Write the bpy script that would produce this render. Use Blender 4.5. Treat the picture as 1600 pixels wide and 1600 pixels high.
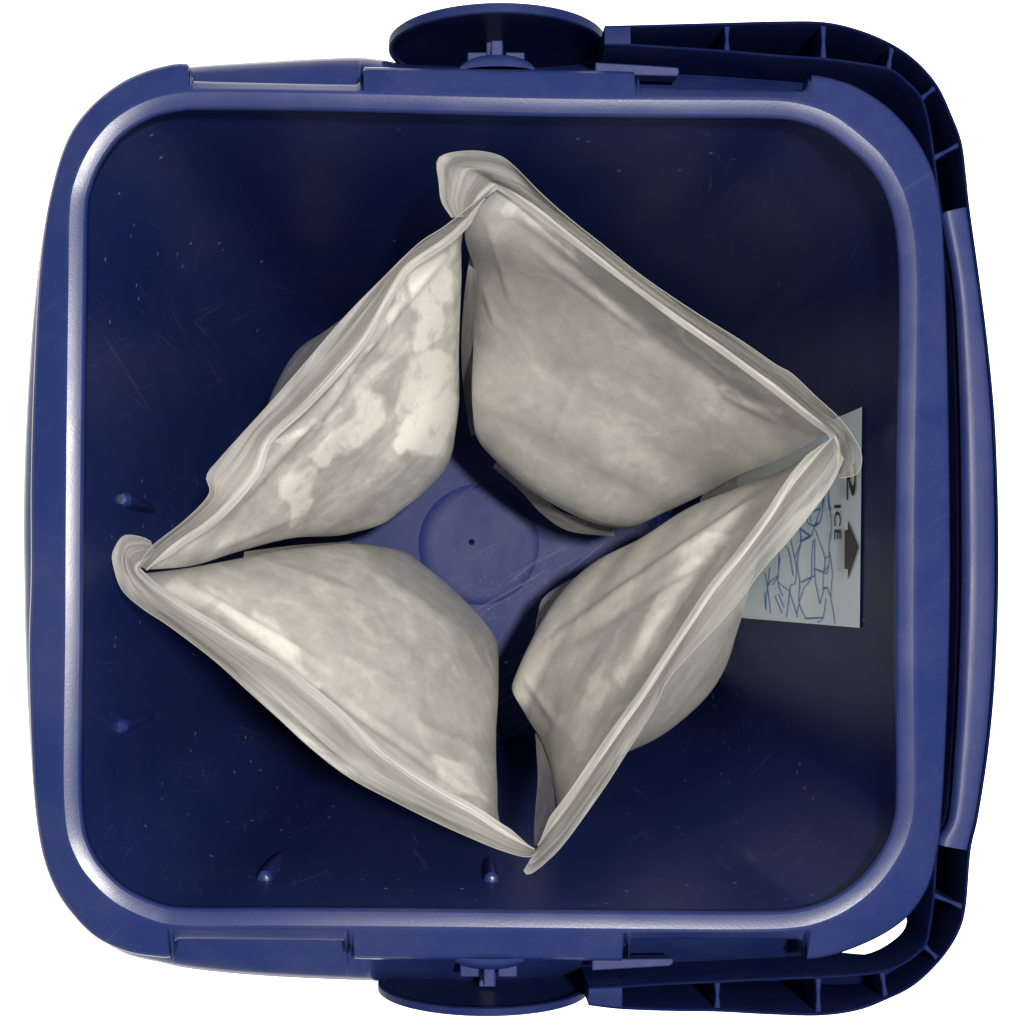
import bpy, bmesh, math, random
import numpy as np
from mathutils import Vector
from mathutils.bvhtree import BVHTree

random.seed(7); rng = np.random.default_rng(7)
for o in list(bpy.data.objects): bpy.data.objects.remove(o)
sc = bpy.context.scene
col = sc.collection

# ------------------------------------------------------------------ camera, world, light, exposure
S = 0.0002            # metres per photo pixel at the height of the rim
H = 0.29              # height of the rim above the ground
D = 0.50              # camera height above the rim
NX, NY = 684.0, 925.0 # the point straight below the lens
cam = bpy.data.cameras.new('camera'); cam_o = bpy.data.objects.new('camera', cam); col.objects.link(cam_o)
cam_o.location = (0, 0, H + D); cam_o.rotation_euler = (0, 0, 0)
cam.sensor_width = 36; cam.lens = 36 * D / (1600 * S)
cam.shift_x = (800 - NX) / 1600; cam.shift_y = (NY - 800) / 1600
cam.clip_start = 0.01; cam.clip_end = 50
sc.camera = cam_o

w = bpy.data.worlds.new('World'); sc.world = w; w.use_nodes = True
bg = w.node_tree.nodes['Background']
bg.inputs['Color'].default_value = (1.0, 0.97, 0.95, 1); bg.inputs['Strength'].default_value = 0.40

lt = bpy.data.lights.new('ceiling_lamp', 'AREA'); lt.shape = 'DISK'; lt.size = 0.11
lt.energy = 54; lt.color = (1.0, 0.955, 0.90)
lo = bpy.data.objects.new('ceiling_lamp', lt); col.objects.link(lo)
lo.location = (0.25, 0.12, 1.95)
lo.rotation_euler = (Vector((0.02, 0.02, 0.2)) - lo.location).to_track_quat('-Z', 'Y').to_euler()

sc.view_settings.view_transform = 'Standard'; sc.view_settings.look = 'None'
sc.view_settings.exposure = 0; sc.view_settings.gamma = 1
sc.cycles.use_denoising = True
sc.cycles.max_bounces = 12; sc.cycles.transparent_max_bounces = 12

# ------------------------------------------------------------------ helpers
def P(px, py, d):
    k = S * (D + d) / D
    return np.stack([(np.asarray(px, float) - NX) * k, (NY - np.asarray(py, float)) * k,
                     np.broadcast_to(H - np.asarray(d, float), np.shape((np.asarray(px, float) - NX) * k))], -1)
def p1(px, py, d): return Vector(P(px, py, d))

def crom(pts, t):
    """Catmull-Rom through pts at parameters t (0..len-1)."""
    p = np.asarray(pts, float); n = len(p); t = np.asarray(t, float)
    i = np.clip(np.floor(t).astype(int), 0, n - 2); f = (t - i)[:, None]
    g = lambda k: p[np.clip(k, 0, n - 1)]
    a, b, c, d = g(i - 1), g(i), g(i + 1), g(i + 2)
    return 0.5 * (2*b + (c - a)*f + (2*a - 5*b + 4*c - d)*f**2 + (3*b - a - 3*c + d)*f**3)
def dense(pts, per=12, closed=False):
    p = [tuple(q) for q in pts]
    if closed:
        q = p[-2:] + p + p[:3]
        t = np.arange(2 * per, (2 + len(p)) * per) / per
        return crom(q, t)
    return crom(p, np.linspace(0, len(p) - 1, per * (len(p) - 1) + 1))
def resample(pts, n, per=12):
    c = dense(pts, per); s = np.r_[0, np.cumsum(np.linalg.norm(np.diff(c, axis=0), axis=1))]
    u = np.linspace(0, s[-1], n)
    return np.stack([np.interp(u, s, c[:, k]) for k in range(c.shape[1])], 1)

def mesh_obj(name, verts, faces, mat, parent=None, smooth=True, auto=None):
    me = bpy.data.meshes.new(name)
    me.from_pydata([tuple(map(float, v)) for v in verts], [], [tuple(int(i) for i in f) for f in faces])
    me.validate(); me.update()
    bm = bmesh.new(); bm.from_mesh(me); bmesh.ops.recalc_face_normals(bm, faces=bm.faces); bm.to_mesh(me); bm.free()
    if smooth:
        me.polygons.foreach_set('use_smooth', [True] * len(me.polygons))
        if auto is not None: me.set_sharp_from_angle(angle=math.radians(auto))
    o = bpy.data.objects.new(name, me); col.objects.link(o)
    if mat: me.materials.append(mat)
    if parent: o.parent = parent
    return o
def empty(name, loc=(0, 0, 0)):
    o = bpy.data.objects.new(name, None); o.location = loc; col.objects.link(o); o.empty_display_size = 0.05
    return o
def grid_faces(nr, nc, closed=False, off=0):
    f = []
    for r in range(nr - 1):
        for c in range(nc if closed else nc - 1):
            c2 = (c + 1) % nc
            f.append((off + r*nc + c, off + r*nc + c2, off + (r+1)*nc + c2, off + (r+1)*nc + c))
    return f
class MB:
    def __init__(s): s.v = []; s.f = []
    def add(s, v, f):
        o = len(s.v); s.v += [tuple(q) for q in v]; s.f += [tuple(i + o for i in g) for g in f]
    def prism(s, top, bot):
        n = len(top); s.add(list(top) + list(bot), [tuple(range(n)), tuple(range(2*n - 1, n - 1, -1))] +
              [(i, (i+1) % n, n + (i+1) % n, n + i) for i in range(n)])
    def tube(s, pts, r, seg=8, squash=1.0):
        pts = np.asarray(pts, float); n = len(pts); vs = []
        r = np.broadcast_to(r, (n,))
        for i in range(n):
            t = pts[min(i+1, n-1)] - pts[max(i-1, 0)]; t /= np.linalg.norm(t) + 1e-12
            a = np.cross(t, (0, 0, 1)); a /= np.linalg.norm(a) + 1e-12; b = np.cross(a, t)
            for k in range(seg):
                q = 2*math.pi*k/seg; vs.append(pts[i] + r[i]*(a*math.cos(q) + b*math.sin(q)*squash))
        s.add(vs, grid_faces(n, seg, True) + [tuple(range(seg)), tuple(range(n*seg - 1, (n-1)*seg - 1, -1))])
    def obj(s, name, mat, parent=None, **k): return mesh_obj(name, s.v, s.f, mat, parent, **k)
def bevel(o, wdt, seg=2):
    m = o.modifiers.new('bevel', 'BEVEL'); m.width = wdt; m.segments = seg; m.limit_method = 'ANGLE'; m.angle_limit = math.radians(35)
    return o

# ------------------------------------------------------------------ materials
def new_mat(name):
    m = bpy.data.materials.new(name); m.use_nodes = True
    nt = m.node_tree; b = nt.nodes['Principled BSDF']
    return m, nt, b
def N(nt, t, **k):
    n = nt.nodes.new(t)
    for a, v in k.items():
        if a in n.inputs: n.inputs[a].default_value = v
        else: setattr(n, a, v)
    return n
def math_n(nt, op, a, b=None, clamp=False):
    n = nt.nodes.new('ShaderNodeMath'); n.operation = op; n.use_clamp = clamp
    for i, x in enumerate((a, b)):
        if x is None: continue
        if isinstance(x, (int, float)): n.inputs[i].default_value = x
        else: nt.links.new(x, n.inputs[i])
    return n.outputs[0]
def ramp(nt, src, lo_, hi_):
    n = nt.nodes.new('ShaderNodeMapRange'); n.inputs['From Min'].default_value = lo_; n.inputs['From Max'].default_value = hi_
    n.clamp = True; nt.links.new(src, n.inputs['Value']); return n.outputs[0]
def mixc(nt, fac, a, b):
    n = nt.nodes.new('ShaderNodeMix'); n.data_type = 'RGBA'
    for s_, x in ((n.inputs[0], fac), (n.inputs[6], a), (n.inputs[7], b)):
        if isinstance(x, (int, float)): s_.default_value = x
        elif isinstance(x, tuple): s_.default_value = (*x, 1)
        else: nt.links.new(x, s_)
    return n.outputs[2]

BLUE = (0.0085, 0.0182, 0.090)
def plastic(name, BLUE=BLUE, rough=0.36, specks=0.0, scratch=0.3, spec=0.45, fine=0.05, dust=0.0, scuff=0.0):
    m, nt, b = new_mat(name); L = nt.links.new
    tc = N(nt, 'ShaderNodeTexCoord')
    n1 = N(nt, 'ShaderNodeTexNoise', Scale=14.0, Detail=5.0); L(tc.outputs['Object'], n1.inputs['Vector'])
    base = mixc(nt, n1.outputs['Fac'], tuple(c*0.95 for c in BLUE), tuple(c*1.05 for c in BLUE))
    if dust > 0:                                     # thin chalky film of dust left on the moulded surface
        nd = N(nt, 'ShaderNodeTexNoise', Scale=22.0, Detail=7.0, Roughness=0.7); L(tc.outputs['Object'], nd.inputs['Vector'])
        base = mixc(nt, math_n(nt, 'MULTIPLY', ramp(nt, nd.outputs['Fac'], 0.42, 0.75), dust), base, (0.30, 0.28, 0.30))
    if specks > 0:
        vo = N(nt, 'ShaderNodeTexVoronoi', Scale=240.0); L(tc.outputs['Object'], vo.inputs['Vector'])
        dot = ramp(nt, vo.outputs['Distance'], 0.22, 0.07)
        sep = N(nt, 'ShaderNodeSeparateColor'); L(vo.outputs['Color'], sep.inputs[0])
        few = math_n(nt, 'GREATER_THAN', sep.outputs[0], 0.89)
        cl = N(nt, 'ShaderNodeTexNoise', Scale=16.0, Detail=2.0); L(tc.outputs['Object'], cl.inputs['Vector'])
        clu = ramp(nt, cl.outputs['Fac'], 0.46, 0.62)
        k = math_n(nt, 'MULTIPLY', math_n(nt, 'MULTIPLY', dot, few), math_n(nt, 'MULTIPLY', clu, specks))
        base = mixc(nt, k, base, (0.62, 0.6, 0.58))
    if scuff > 0:                                    # pale hairline scuffs left by use, in broken patches
        tot = None
        for i, (sc3, rz) in enumerate((((700, 700, 14), .35), ((620, 16, 16), .9), ((16, 700, 30), -.5))):
            m0 = N(nt, 'ShaderNodeMapping'); m0.inputs['Rotation'].default_value = (.25*rz, .3*rz, rz); L(tc.outputs['Object'], m0.inputs['Vector'])
            mp = N(nt, 'ShaderNodeMapping'); mp.inputs['Scale'].default_value = sc3; L(m0.outputs[0], mp.inputs['Vector'])
            nz = N(nt, 'ShaderNodeTexNoise', Scale=1.0, Detail=1.0); L(mp.outputs[0], nz.inputs['Vector'])
            q = ramp(nt, nz.outputs['Fac'], 0.66, 0.78); tot = q if tot is None else math_n(nt, 'MAXIMUM', tot, q)
        pn = N(nt, 'ShaderNodeTexNoise', Scale=20.0, Detail=4.0); L(tc.outputs['Object'], pn.inputs['Vector'])
        base = mixc(nt, math_n(nt, 'MULTIPLY', math_n(nt, 'MULTIPLY', tot, ramp(nt, pn.outputs['Fac'], 0.45, 0.68)), scuff*2), base, (0.42, 0.41, 0.42))
    L(base, b.inputs['Base Color'])
    # long fine scratches: noise stretched three ways
    hs = []
    for i, sc3 in enumerate(((900, 25, 25), (25, 900, 60), (400, 400, 12))):
        m0 = N(nt, 'ShaderNodeMapping'); m0.inputs['Rotation'].default_value = (.1*i, .1, .25 + .5*i); L(tc.outputs['Object'], m0.inputs['Vector'])
        mp = N(nt, 'ShaderNodeMapping'); mp.inputs['Scale'].default_value = sc3; L(m0.outputs[0], mp.inputs['Vector'])
        nz = N(nt, 'ShaderNodeTexNoise', Scale=1.0, Detail=2.0); L(mp.outputs[0], nz.inputs['Vector']); hs.append(nz.outputs['Fac'])
    h = math_n(nt, 'ADD', math_n(nt, 'ADD', hs[0], hs[1]), hs[2])
    fn = N(nt, 'ShaderNodeTexNoise', Scale=1400.0, Detail=2.0); L(tc.outputs['Object'], fn.inputs['Vector'])
    h = math_n(nt, 'ADD', math_n(nt, 'MULTIPLY', h, scratch), math_n(nt, 'MULTIPLY', fn.outputs['Fac'], fine * 10))
    bp = N(nt, 'ShaderNodeBump', Strength=0.25, Distance=0.0003); L(h, bp.inputs['Height']); L(bp.outputs[0], b.inputs['Normal'])
    rn = N(nt, 'ShaderNodeTexNoise', Scale=60.0, Detail=5.0); L(tc.outputs['Object'], rn.inputs['Vector'])
    r_ = N(nt, 'ShaderNodeMapRange'); r_.inputs['To Min'].default_value = rough - 0.07; r_.inputs['To Max'].default_value = rough + 0.1
    L(rn.outputs['Fac'], r_.inputs['Value']); L(r_.outputs[0], b.inputs['Roughness'])
    b.inputs['Specular IOR Level'].default_value = spec
    return m
M_rim = plastic('blue_plastic_rim', rough=0.29, specks=0.0, scratch=0.06, fine=0.022, dust=0.05, spec=0.27, scuff=0.015)
M_wall = plastic('blue_plastic_wall', rough=0.30, specks=0.3, scratch=0.12, fine=0.02, dust=0.02, spec=0.15, scuff=0.03)
M_floor = plastic('blue_plastic_floor', rough=0.42, specks=0.4, scratch=0.2, fine=0.04, dust=0.02, spec=0.08, scuff=0.12)
M_handle_shaded = plastic('blue_plastic_handle_shaded', BLUE=(0.0034, 0.0075, 0.040), rough=0.40, specks=0.0, scratch=0.08, fine=0.05, dust=0.02, spec=0.0)  # body blue darkened: shade of the handle pockets and flanks put into the colour
M_disc_shaded = plastic('blue_plastic_disc_shaded', BLUE=(0.0058, 0.0135, 0.070), rough=0.45, scratch=0.08, fine=0.05, dust=0.05, spec=0.05)  # shade on the disc faces painted in as a darker blue
M_grip = plastic('blue_plastic_grip', rough=0.5, specks=0.0, scratch=0.08, fine=0.05, dust=0.07)

def simple(name, c, rough=0.5, spec=0.4):
    m, nt, b = new_mat(name)
    tc = N(nt, 'ShaderNodeTexCoord'); n1 = N(nt, 'ShaderNodeTexNoise', Scale=45.0, Detail=5.0); nt.links.new(tc.outputs['Object'], n1.inputs['Vector'])
    nt.links.new(mixc(nt, n1.outputs['Fac'], tuple(x*0.93 for x in c), tuple(min(1, x*1.05) for x in c)), b.inputs['Base Color'])
    b.inputs['Roughness'].default_value = rough; b.inputs['Specular IOR Level'].default_value = spec
    return m
M_paper = simple('pale_blue_paper', (0.78, 0.91, 1.0), 0.35)
M_ink = simple('dark_ink', (0.035, 0.03, 0.026), 0.45)
M_inkblue = simple('blue_ink', (0.045, 0.16, 0.50), 0.45)

def film(name, white=(0.78, 0.77, 0.71), grey=(0.47, 0.455, 0.415), seed=0.0):
    """frosted bag film with its contents lying against it"""
    m, nt, b = new_mat(name); L = nt.links.new
    tc = N(nt, 'ShaderNodeTexCoord')
    at = N(nt, 'ShaderNodeAttribute'); at.attribute_name = 'frost'
    ac = N(nt, 'ShaderNodeAttribute'); ac.attribute_name = 'clear'
    mp = N(nt, 'ShaderNodeMapping'); mp.inputs['Location'].default_value = (seed, seed*0.7, seed*1.3); L(tc.outputs['Object'], mp.inputs['Vector'])
    def noise(scale, detail=6.0, r=0.6, dist=0.0, vec=None):
        n = N(nt, 'ShaderNodeTexNoise', Scale=scale, Detail=detail, Roughness=r, Distortion=dist); L(vec or mp.outputs[0], n.inputs['Vector']); return n.outputs['Fac']
    na, nb, nd = noise(85, 8, .62), noise(24, 6, .6, .8), noise(320, 4, .6)
    ms_ = N(nt, 'ShaderNodeMapping'); ms_.inputs['Scale'].default_value = (120, 120, 26); ms_.inputs['Rotation'].default_value = (0.2, 0.3, seed); L(tc.outputs['Object'], ms_.inputs['Vector'])
    ns = noise(1.0, 7, .65, .5, ms_.outputs[0])
    k = math_n(nt, 'ADD', at.outputs['Fac'], math_n(nt, 'MULTIPLY', math_n(nt, 'SUBTRACT', math_n(nt, 'ADD', math_n(nt, 'MULTIPLY', na, 0.5), math_n(nt, 'MULTIPLY', nb, 0.5)), 0.5), 1.7))
    k = math_n(nt, 'MULTIPLY', ramp(nt, k, 0.28, 0.74), ramp(nt, ns, 0.20, 0.46))
    k = math_n(nt, 'MULTIPLY', k, ramp(nt, nd, 0.05, 0.40))
    k = math_n(nt, 'MULTIPLY', k, ramp(nt, at.outputs['Fac'], 0.0, 0.12))
    k2 = math_n(nt, 'ADD', math_n(nt, 'MULTIPLY', ramp(nt, nb, 0.38, 0.70), 0.22), math_n(nt, 'ADD', math_n(nt, 'MULTIPLY', ramp(nt, ns, 0.40, 0.70), 0.28), math_n(nt, 'MULTIPLY', math_n(nt, 'MULTIPLY', ramp(nt, na, 0.46, 0.66), ramp(nt, nb, 0.35, 0.6)), 0.40)))
    base = mixc(nt, math_n(nt, 'MAXIMUM', k, k2), grey, white)
    L(base, b.inputs['Base Color'])
    # soft crumple: narrow ridged creases running down the film, over a slow waviness
    def ridge(src, p): return math_n(nt, 'POWER', math_n(nt, 'SUBTRACT', 1.0, math_n(nt, 'ABSOLUTE', math_n(nt, 'MULTIPLY', math_n(nt, 'SUBTRACT', src, 0.5), 3.2)), True), p)
    mw = N(nt, 'ShaderNodeMapping'); mw.inputs['Scale'].default_value = (46, 46, 15); mw.inputs['Location'].default_value = (seed*3, seed, 0); mw.inputs['Rotation'].default_value = (0.3, -0.2, 0); L(tc.outputs['Object'], mw.inputs['Vector'])
    r1 = ridge(noise(1.0, 2, .5, .9, mw.outputs[0]), 7.0)
    r2 = ridge(noise(38, 2, .5, 1.2), 9.0)
    hh = math_n(nt, 'ADD', math_n(nt, 'MULTIPLY', r1, 0.05), math_n(nt, 'ADD', math_n(nt, 'MULTIPLY', r2, 0.02), math_n(nt, 'ADD', math_n(nt, 'MULTIPLY', ns, .16), math_n(nt, 'MULTIPLY', noise(30, 3, .5), 0.35))))
    bp = N(nt, 'ShaderNodeBump', Strength=0.55, Distance=0.0022); L(hh, bp.inputs['Height']); L(bp.outputs[0], b.inputs['Normal'])
    L(bp.outputs[0], b.inputs['Coat Normal'])
    b.inputs['Roughness'].default_value = 0.5; b.inputs['Specular IOR Level'].default_value = 0.3
    b.inputs['Coat Weight'].default_value = 0.45; b.inputs['Coat Roughness'].default_value = 0.24; b.inputs['Coat IOR'].default_value = 1.4
    b.inputs['Subsurface Weight'].default_value = 0.5; b.inputs['Subsurface Scale'].default_value = 0.004; b.inputs['Subsurface Radius'].default_value = (1, .95, .85)
    tr = N(nt, 'ShaderNodeBsdfTransparent'); tr.inputs['Color'].default_value = (0.95, 0.95, 0.94, 1)
    m2 = N(nt, 'ShaderNodeMixShader'); L(math_n(nt, 'MULTIPLY', ac.outputs['Fac'], 0.55), m2.inputs[0]); L(b.outputs[0], m2.inputs[1]); L(tr.outputs[0], m2.inputs[2])
    L(m2.outputs[0], nt.nodes['Material Output'].inputs['Surface'])
    return m
def clear_film(name, transp, lo_c, hi_c, rough=0.3, var=0.16):
    """empty double film: soft streaks that run along the strip, see-through between them"""
    m, nt, b = new_mat(name); L = nt.links.new
    tc = N(nt, 'ShaderNodeTexCoord')
    au = N(nt, 'ShaderNodeAttribute'); au.attribute_name = 'along'
    af = N(nt, 'ShaderNodeAttribute'); af.attribute_name = 'across'
    cb = N(nt, 'ShaderNodeCombineXYZ'); L(math_n(nt, 'MULTIPLY', au.outputs['Fac'], 5.0), cb.inputs[0]); L(math_n(nt, 'MULTIPLY', af.outputs['Fac'], 2.4), cb.inputs[1])
    n1 = N(nt, 'ShaderNodeTexNoise', Scale=1.0, Detail=4.0, Roughness=0.55, Distortion=0.5); L(cb.outputs[0], n1.inputs['Vector'])
    n2 = N(nt, 'ShaderNodeTexNoise', Scale=70.0, Detail=6.0, Roughness=0.6); L(tc.outputs['Object'], n2.inputs['Vector'])
    st = ramp(nt, n1.outputs['Fac'], 0.36, 0.64)
    base = mixc(nt, st, lo_c, hi_c); L(base, b.inputs['Base Color'])
    bp = N(nt, 'ShaderNodeBump', Strength=0.18, Distance=0.002)
    L(math_n(nt, 'ADD', n1.outputs['Fac'], math_n(nt, 'MULTIPLY', n2.outputs['Fac'], 0.12)), bp.inputs['Height']); L(bp.outputs[0], b.inputs['Normal'])
    b.inputs['Roughness'].default_value = rough; b.inputs['Specular IOR Level'].default_value = 0.4
    tl = N(nt, 'ShaderNodeBsdfTranslucent'); L(base, tl.inputs['Color']); ms = N(nt, 'ShaderNodeMixShader'); ms.inputs[0].default_value = 0.2
    L(b.outputs[0], ms.inputs[1]); L(tl.outputs[0], ms.inputs[2])
    tr = N(nt, 'ShaderNodeBsdfTransparent'); tr.inputs['Color'].default_value = (0.95, 0.95, 0.94, 1)
    m2 = N(nt, 'ShaderNodeMixShader')
    t_ = math_n(nt, 'SUBTRACT', transp + var, math_n(nt, 'MULTIPLY', st, 2*var)); L(t_, m2.inputs[0])
    L(ms.outputs[0], m2.inputs[1]); L(tr.outputs[0], m2.inputs[2]); L(m2.outputs[0], nt.nodes['Material Output'].inputs['Surface'])
    return m
M_lip = clear_film('clear_film', 0.50, (0.44, 0.428, 0.40), (0.56, 0.545, 0.51))
M_seam = clear_film('clear_film_thin', 0.58, (0.42, 0.41, 0.395), (0.47, 0.46, 0.44), .3, .04)
M_zip = clear_film('zip_plastic', 0.30, (0.33, 0.322, 0.305), (0.43, 0.42, 0.395), 0.4)

m, nt, b = new_mat('white_glowing_sheet')
tcb = N(nt, 'ShaderNodeTexCoord'); nb_ = N(nt, 'ShaderNodeTexNoise', Scale=3.0); nt.links.new(tcb.outputs['Object'], nb_.inputs['Vector'])
nt.links.new(mixc(nt, nb_.outputs['Fac'], (0.93, 0.93, 0.93), (0.96, 0.96, 0.96)), b.inputs['Base Color'])
b.inputs['Roughness'].default_value = 0.6
b.inputs['Emission Color'].default_value = (1, 1, 1, 1); b.inputs['Emission Strength'].default_value = 1.0  # added glow, no lamp behind it: keeps the ground pure white without contact shadow
M_back = m

# ------------------------------------------------------------------ setting
sz = 1.6
bd = mesh_obj('backdrop', [(-sz, -sz, 0), (sz, -sz, 0), (sz, sz, 0), (-sz, sz, 0), (-sz, -sz, -0.02), (sz, -sz, -0.02), (sz, sz, -0.02), (-sz, sz, -0.02)],
              [(0, 1, 2, 3), (7, 6, 5, 4), (0, 4, 5, 1), (1, 5, 6, 2), (2, 6, 7, 3), (3, 7, 4, 0)], M_back, smooth=False)
bd['kind'] = 'structure'; bd['label'] = 'plain white sheet under the blue bucket, added glow keeps it shadowless'

# ------------------------------------------------------------------ bucket outlines (photo pixels at the height of each ring)
INNER = [(140,330),(138,450),(136,600),(134,800),(133,1000),(131,1150),(131,1235),(135,1290),(145,1322),(162,1350),(196,1383),(243,1406),(290,1415),
         (420,1415),(600,1416),(800,1418),(1000,1420),(1150,1421),(1230,1419),(1275,1410),(1315,1390),(1350,1360),(1378,1320),(1392,1285),(1397,1240),
         (1396,1100),(1396,900),(1398,700),(1401,540),(1401,430),(1396,365),(1383,312),(1358,268),(1325,236),(1285,207),(1240,192),(1190,188),
         (1050,187),(900,186),(750,183),(600,179),(450,176),(330,175),(280,177),(235,189),(195,214),(167,248),(148,288)]
OUTER = [(48,900),(45,1000),(46,1100),(52,1230),(63,1320),(82,1380),(110,1425),(150,1465),(200,1488),(250,1496),(266,1496),(270,1492),(273,1471),(278,1467),
         (400,1468),(538,1470),(543,1472),(546,1476),(549,1493),(554,1498),(700,1500),(850,1500),(972,1501),(977,1498),(981,1474),(986,1468),(1100,1467),
         (1246,1468),(1251,1471),(1255,1494),(1260,1499),(1290,1495),(1330,1483),(1380,1460),(1420,1430),(1450,1385),(1464,1330),(1472,1260),(1480,1100),
         (1484,950),(1484,800),(1481,600),(1476,420),(1470,330),(1457,268),(1430,215),(1390,170),(1340,137),(1300,123),(1268,117),(1263,120),(1259,138),(1254,142),
         (1100,139),(1000,137),(995,134),(991,117),(985,112),(850,109),(700,107),(574,105),(568,108),(562,128),(557,132),(430,130),(308,127),(302,122),(296,103),
         (289,99),(270,100),(230,110),(190,128),(150,158),(118,195),(98,235),(82,290),(70,350),(60,440),(52,600),(48,750)]
SKIRT = [(37,850),(41,1050),(52,1235),(64,1322),(86,1382),(118,1428),(150,1462),(195,1490),(250,1504),(300,1514),(400,1524),(540,1531),(767,1537),(905,1524),(1000,1523),(1150,1516),
         (1256,1504),(1305,1482),(1340,1448),(1390,1395),(1430,1330),(1460,1230),(1488,1100),(1500,900),(1500,750),(1492,560),(1470,400),(1440,280),(1390,195),(1300,130),
         (1200,108),(1000,95),(945,94),(900,100),(850,104),(767,104),(640,100),(560,90),(420,96),(300,104),(250,112),(205,128),(160,160),(125,198),(103,238),(86,290),(68,360),(54,470),(44,600),(38,730)]
SX0, SX1, SY0, SY1 = 258., 1272., 300., 1300.
def rays():
    R = []      # (base x, base y, dir x, dir y, kind, parameter)
    def span(a, b_, n, steps=()):
        t = set(np.linspace(a, b_, n).tolist())
        for s_ in steps: t |= {s_ + e for e in (-8,-5,-3,-2,-1,0,1,2,3,5,8)}
        lo_, hi_ = min(a, b_), max(a, b_)
        t = sorted(q for q in t if lo_ < q < hi_)
        return t if a < b_ else t[::-1]
    for x in span(SX0, SX1, 90, (300, 565, 993, 1260)): R.append(('t', x))
    for k in range(33): R.append(('tr', -90 + 90*k/32))
    for y in span(SY0, SY1, 80): R.append(('r', y))
    for k in range(33): R.append(('br', 90*k/32))
    for x in span(SX1, SX0, 90, (271, 546, 980, 1253)): R.append(('b', x))
    for k in range(33): R.append(('bl', 90 + 90*k/32))
    for y in span(SY1, SY0, 80): R.append(('l', y))
    for k in range(33): R.append(('tl', 180 + 90*k/32))
    return R
RAYS = rays(); NR = len(RAYS)
def ring(pts, per=10):
    c = dense(pts, per, True); x, y = c[:, 0], c[:, 1]
    out = np.zeros((NR, 2)); tab = {}
    def interp(key, u, v):
        o = np.argsort(u, kind='stable'); tab[key] = (u[o], v[o])
    for key, mask, u, v in (('t', y < SY0, x, y), ('b', y > SY1, x, y), ('l', x < SX0, y, x), ('r', x > SX1, y, x)):
        interp(key, u[mask], v[mask])
    for key, cx, cy in (('tl', SX0, SY0), ('tr', SX1, SY0), ('br', SX1, SY1), ('bl', SX0, SY1)):
        dx, dy = x - cx, y - cy
        mid = {'tl': 225, 'tr': -45, 'br': 45, 'bl': 135}[key]
        a = (np.degrees(np.arctan2(dy, dx)) - mid + 180) % 360 - 180
        mk = np.abs(a) < 60; interp(key, a[mk] + mid, np.hypot(dx, dy)[mk])
    for i, (k, t) in enumerate(RAYS):
        q = np.interp(t, *tab[k])
        if k in 'tb': out[i] = (t, q)
        elif k in 'lr': out[i] = (q, t)
        else:
            cx = SX0 if 'l' in k else SX1; cy = SY0 if 't' in k else SY1
            out[i] = (cx + q*math.cos(math.radians(t)), cy + q*math.sin(math.radians(t)))
    return out
rI, rO, rK = ring(INNER), ring(OUTER), ring(SKIRT)
tg = np.roll(rI, -2, 0) - np.roll(rI, 2, 0); nrm = np.stack([tg[:, 1], -tg[:, 0]], 1)
nrm /= np.linalg.norm(nrm, axis=1)[:, None]
if np.dot(nrm[10], (0, -1)) < 0: nrm = -nrm
for _ in range(6): nrm = (np.roll(nrm, 1, 0) + nrm + np.roll(nrm, -1, 0)) / 3
nrm /= np.linalg.norm(nrm, axis=1)[:, None]
# ring of the bucket bottom
def bottom_ring(cx, cy, hx, hy, r):
    out = np.zeros((NR, 2))
    for i, (k, t) in enumerate(RAYS):
        if k in 'tb':
            f = (t - SX0)/(SX1 - SX0); out[i] = (cx - (hx - r) + 2*(hx - r)*f, cy + (hy if k == 'b' else -hy))
        elif k in 'lr':
            f = (t - SY0)/(SY1 - SY0); out[i] = (cx + (hx if k == 'r' else -hx), cy - (hy - r) + 2*(hy - r)*f)
        else:
            out[i] = (cx + (hx - r)*(-1 if 'l' in k else 1) + r*math.cos(math.radians(t)), cy + (hy - r)*(-1 if 't' in k else 1) + r*math.sin(math.radians(t)))
    return out
DF = 0.278                                    # depth of the bucket floor below the rim
BC = (737., 845.)
rB = bottom_ring(BC[0], BC[1], 305, 305, 105)

bucket = empty('bucket', (p1(767, 800, 0).x, p1(767, 800, 0).y, 0))
bucket['label'] = 'open square blue plastic bucket holding four frosted bags, its side handle folded down'
bucket['category'] = 'bucket'
def child(o, par):                            # keep world placement when parenting
    o.parent = par
    base = Vector((0, 0, 0)); q = par
    while q is not None: base += q.location; q = q.parent
    for v in o.data.vertices: v.co -= base
    return o
def part(mb_or_vf, name, mat, par, **k):
    o = mesh_obj(name, mb_or_vf.v, mb_or_vf.f, mat, None, **k) if isinstance(mb_or_vf, MB) else mesh_obj(name, mb_or_vf[0], mb_or_vf[1], mat, None, **k)
    return child(o, par)

# rim: crowned ridge round the mouth, a step, then the outer flange with its tabs
prof = [(0, .0075), (.8, .0048), (1.8, .0032), (3.2, .0023), (5.5, .00165), (9, .00125), (14, .00092), (20, .00058), (26, .00027), (31, .00004), (35, .0001)]
rows = [P(*(rI + nrm*off).T, d) for off, d in prof]
base35 = rI + nrm*35
for f, d in ((.1, .00035), (.3, .0011), (.55, .0020), (.75, .0027), (.9, .0034), (.97, .0042), (1.0, .0056)):
    rows.append(P(*(base35*(1-f) + rO*f).T, d))
e = rows[-1].copy(); e[:, 2] = H - .0135; rows.append(e)
e2 = P(*(base35*.75 + rO*.25).T, .0055); e2[:, 2] = H - .0135; rows.append(e2)
e3 = P(*(base35).T, .0055); e3[:, 2] = H - .009; rows.append(e3)
part((np.concatenate(rows), grid_faces(len(rows), NR, True)), 'rim', M_rim, bucket, auto=13)

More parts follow.
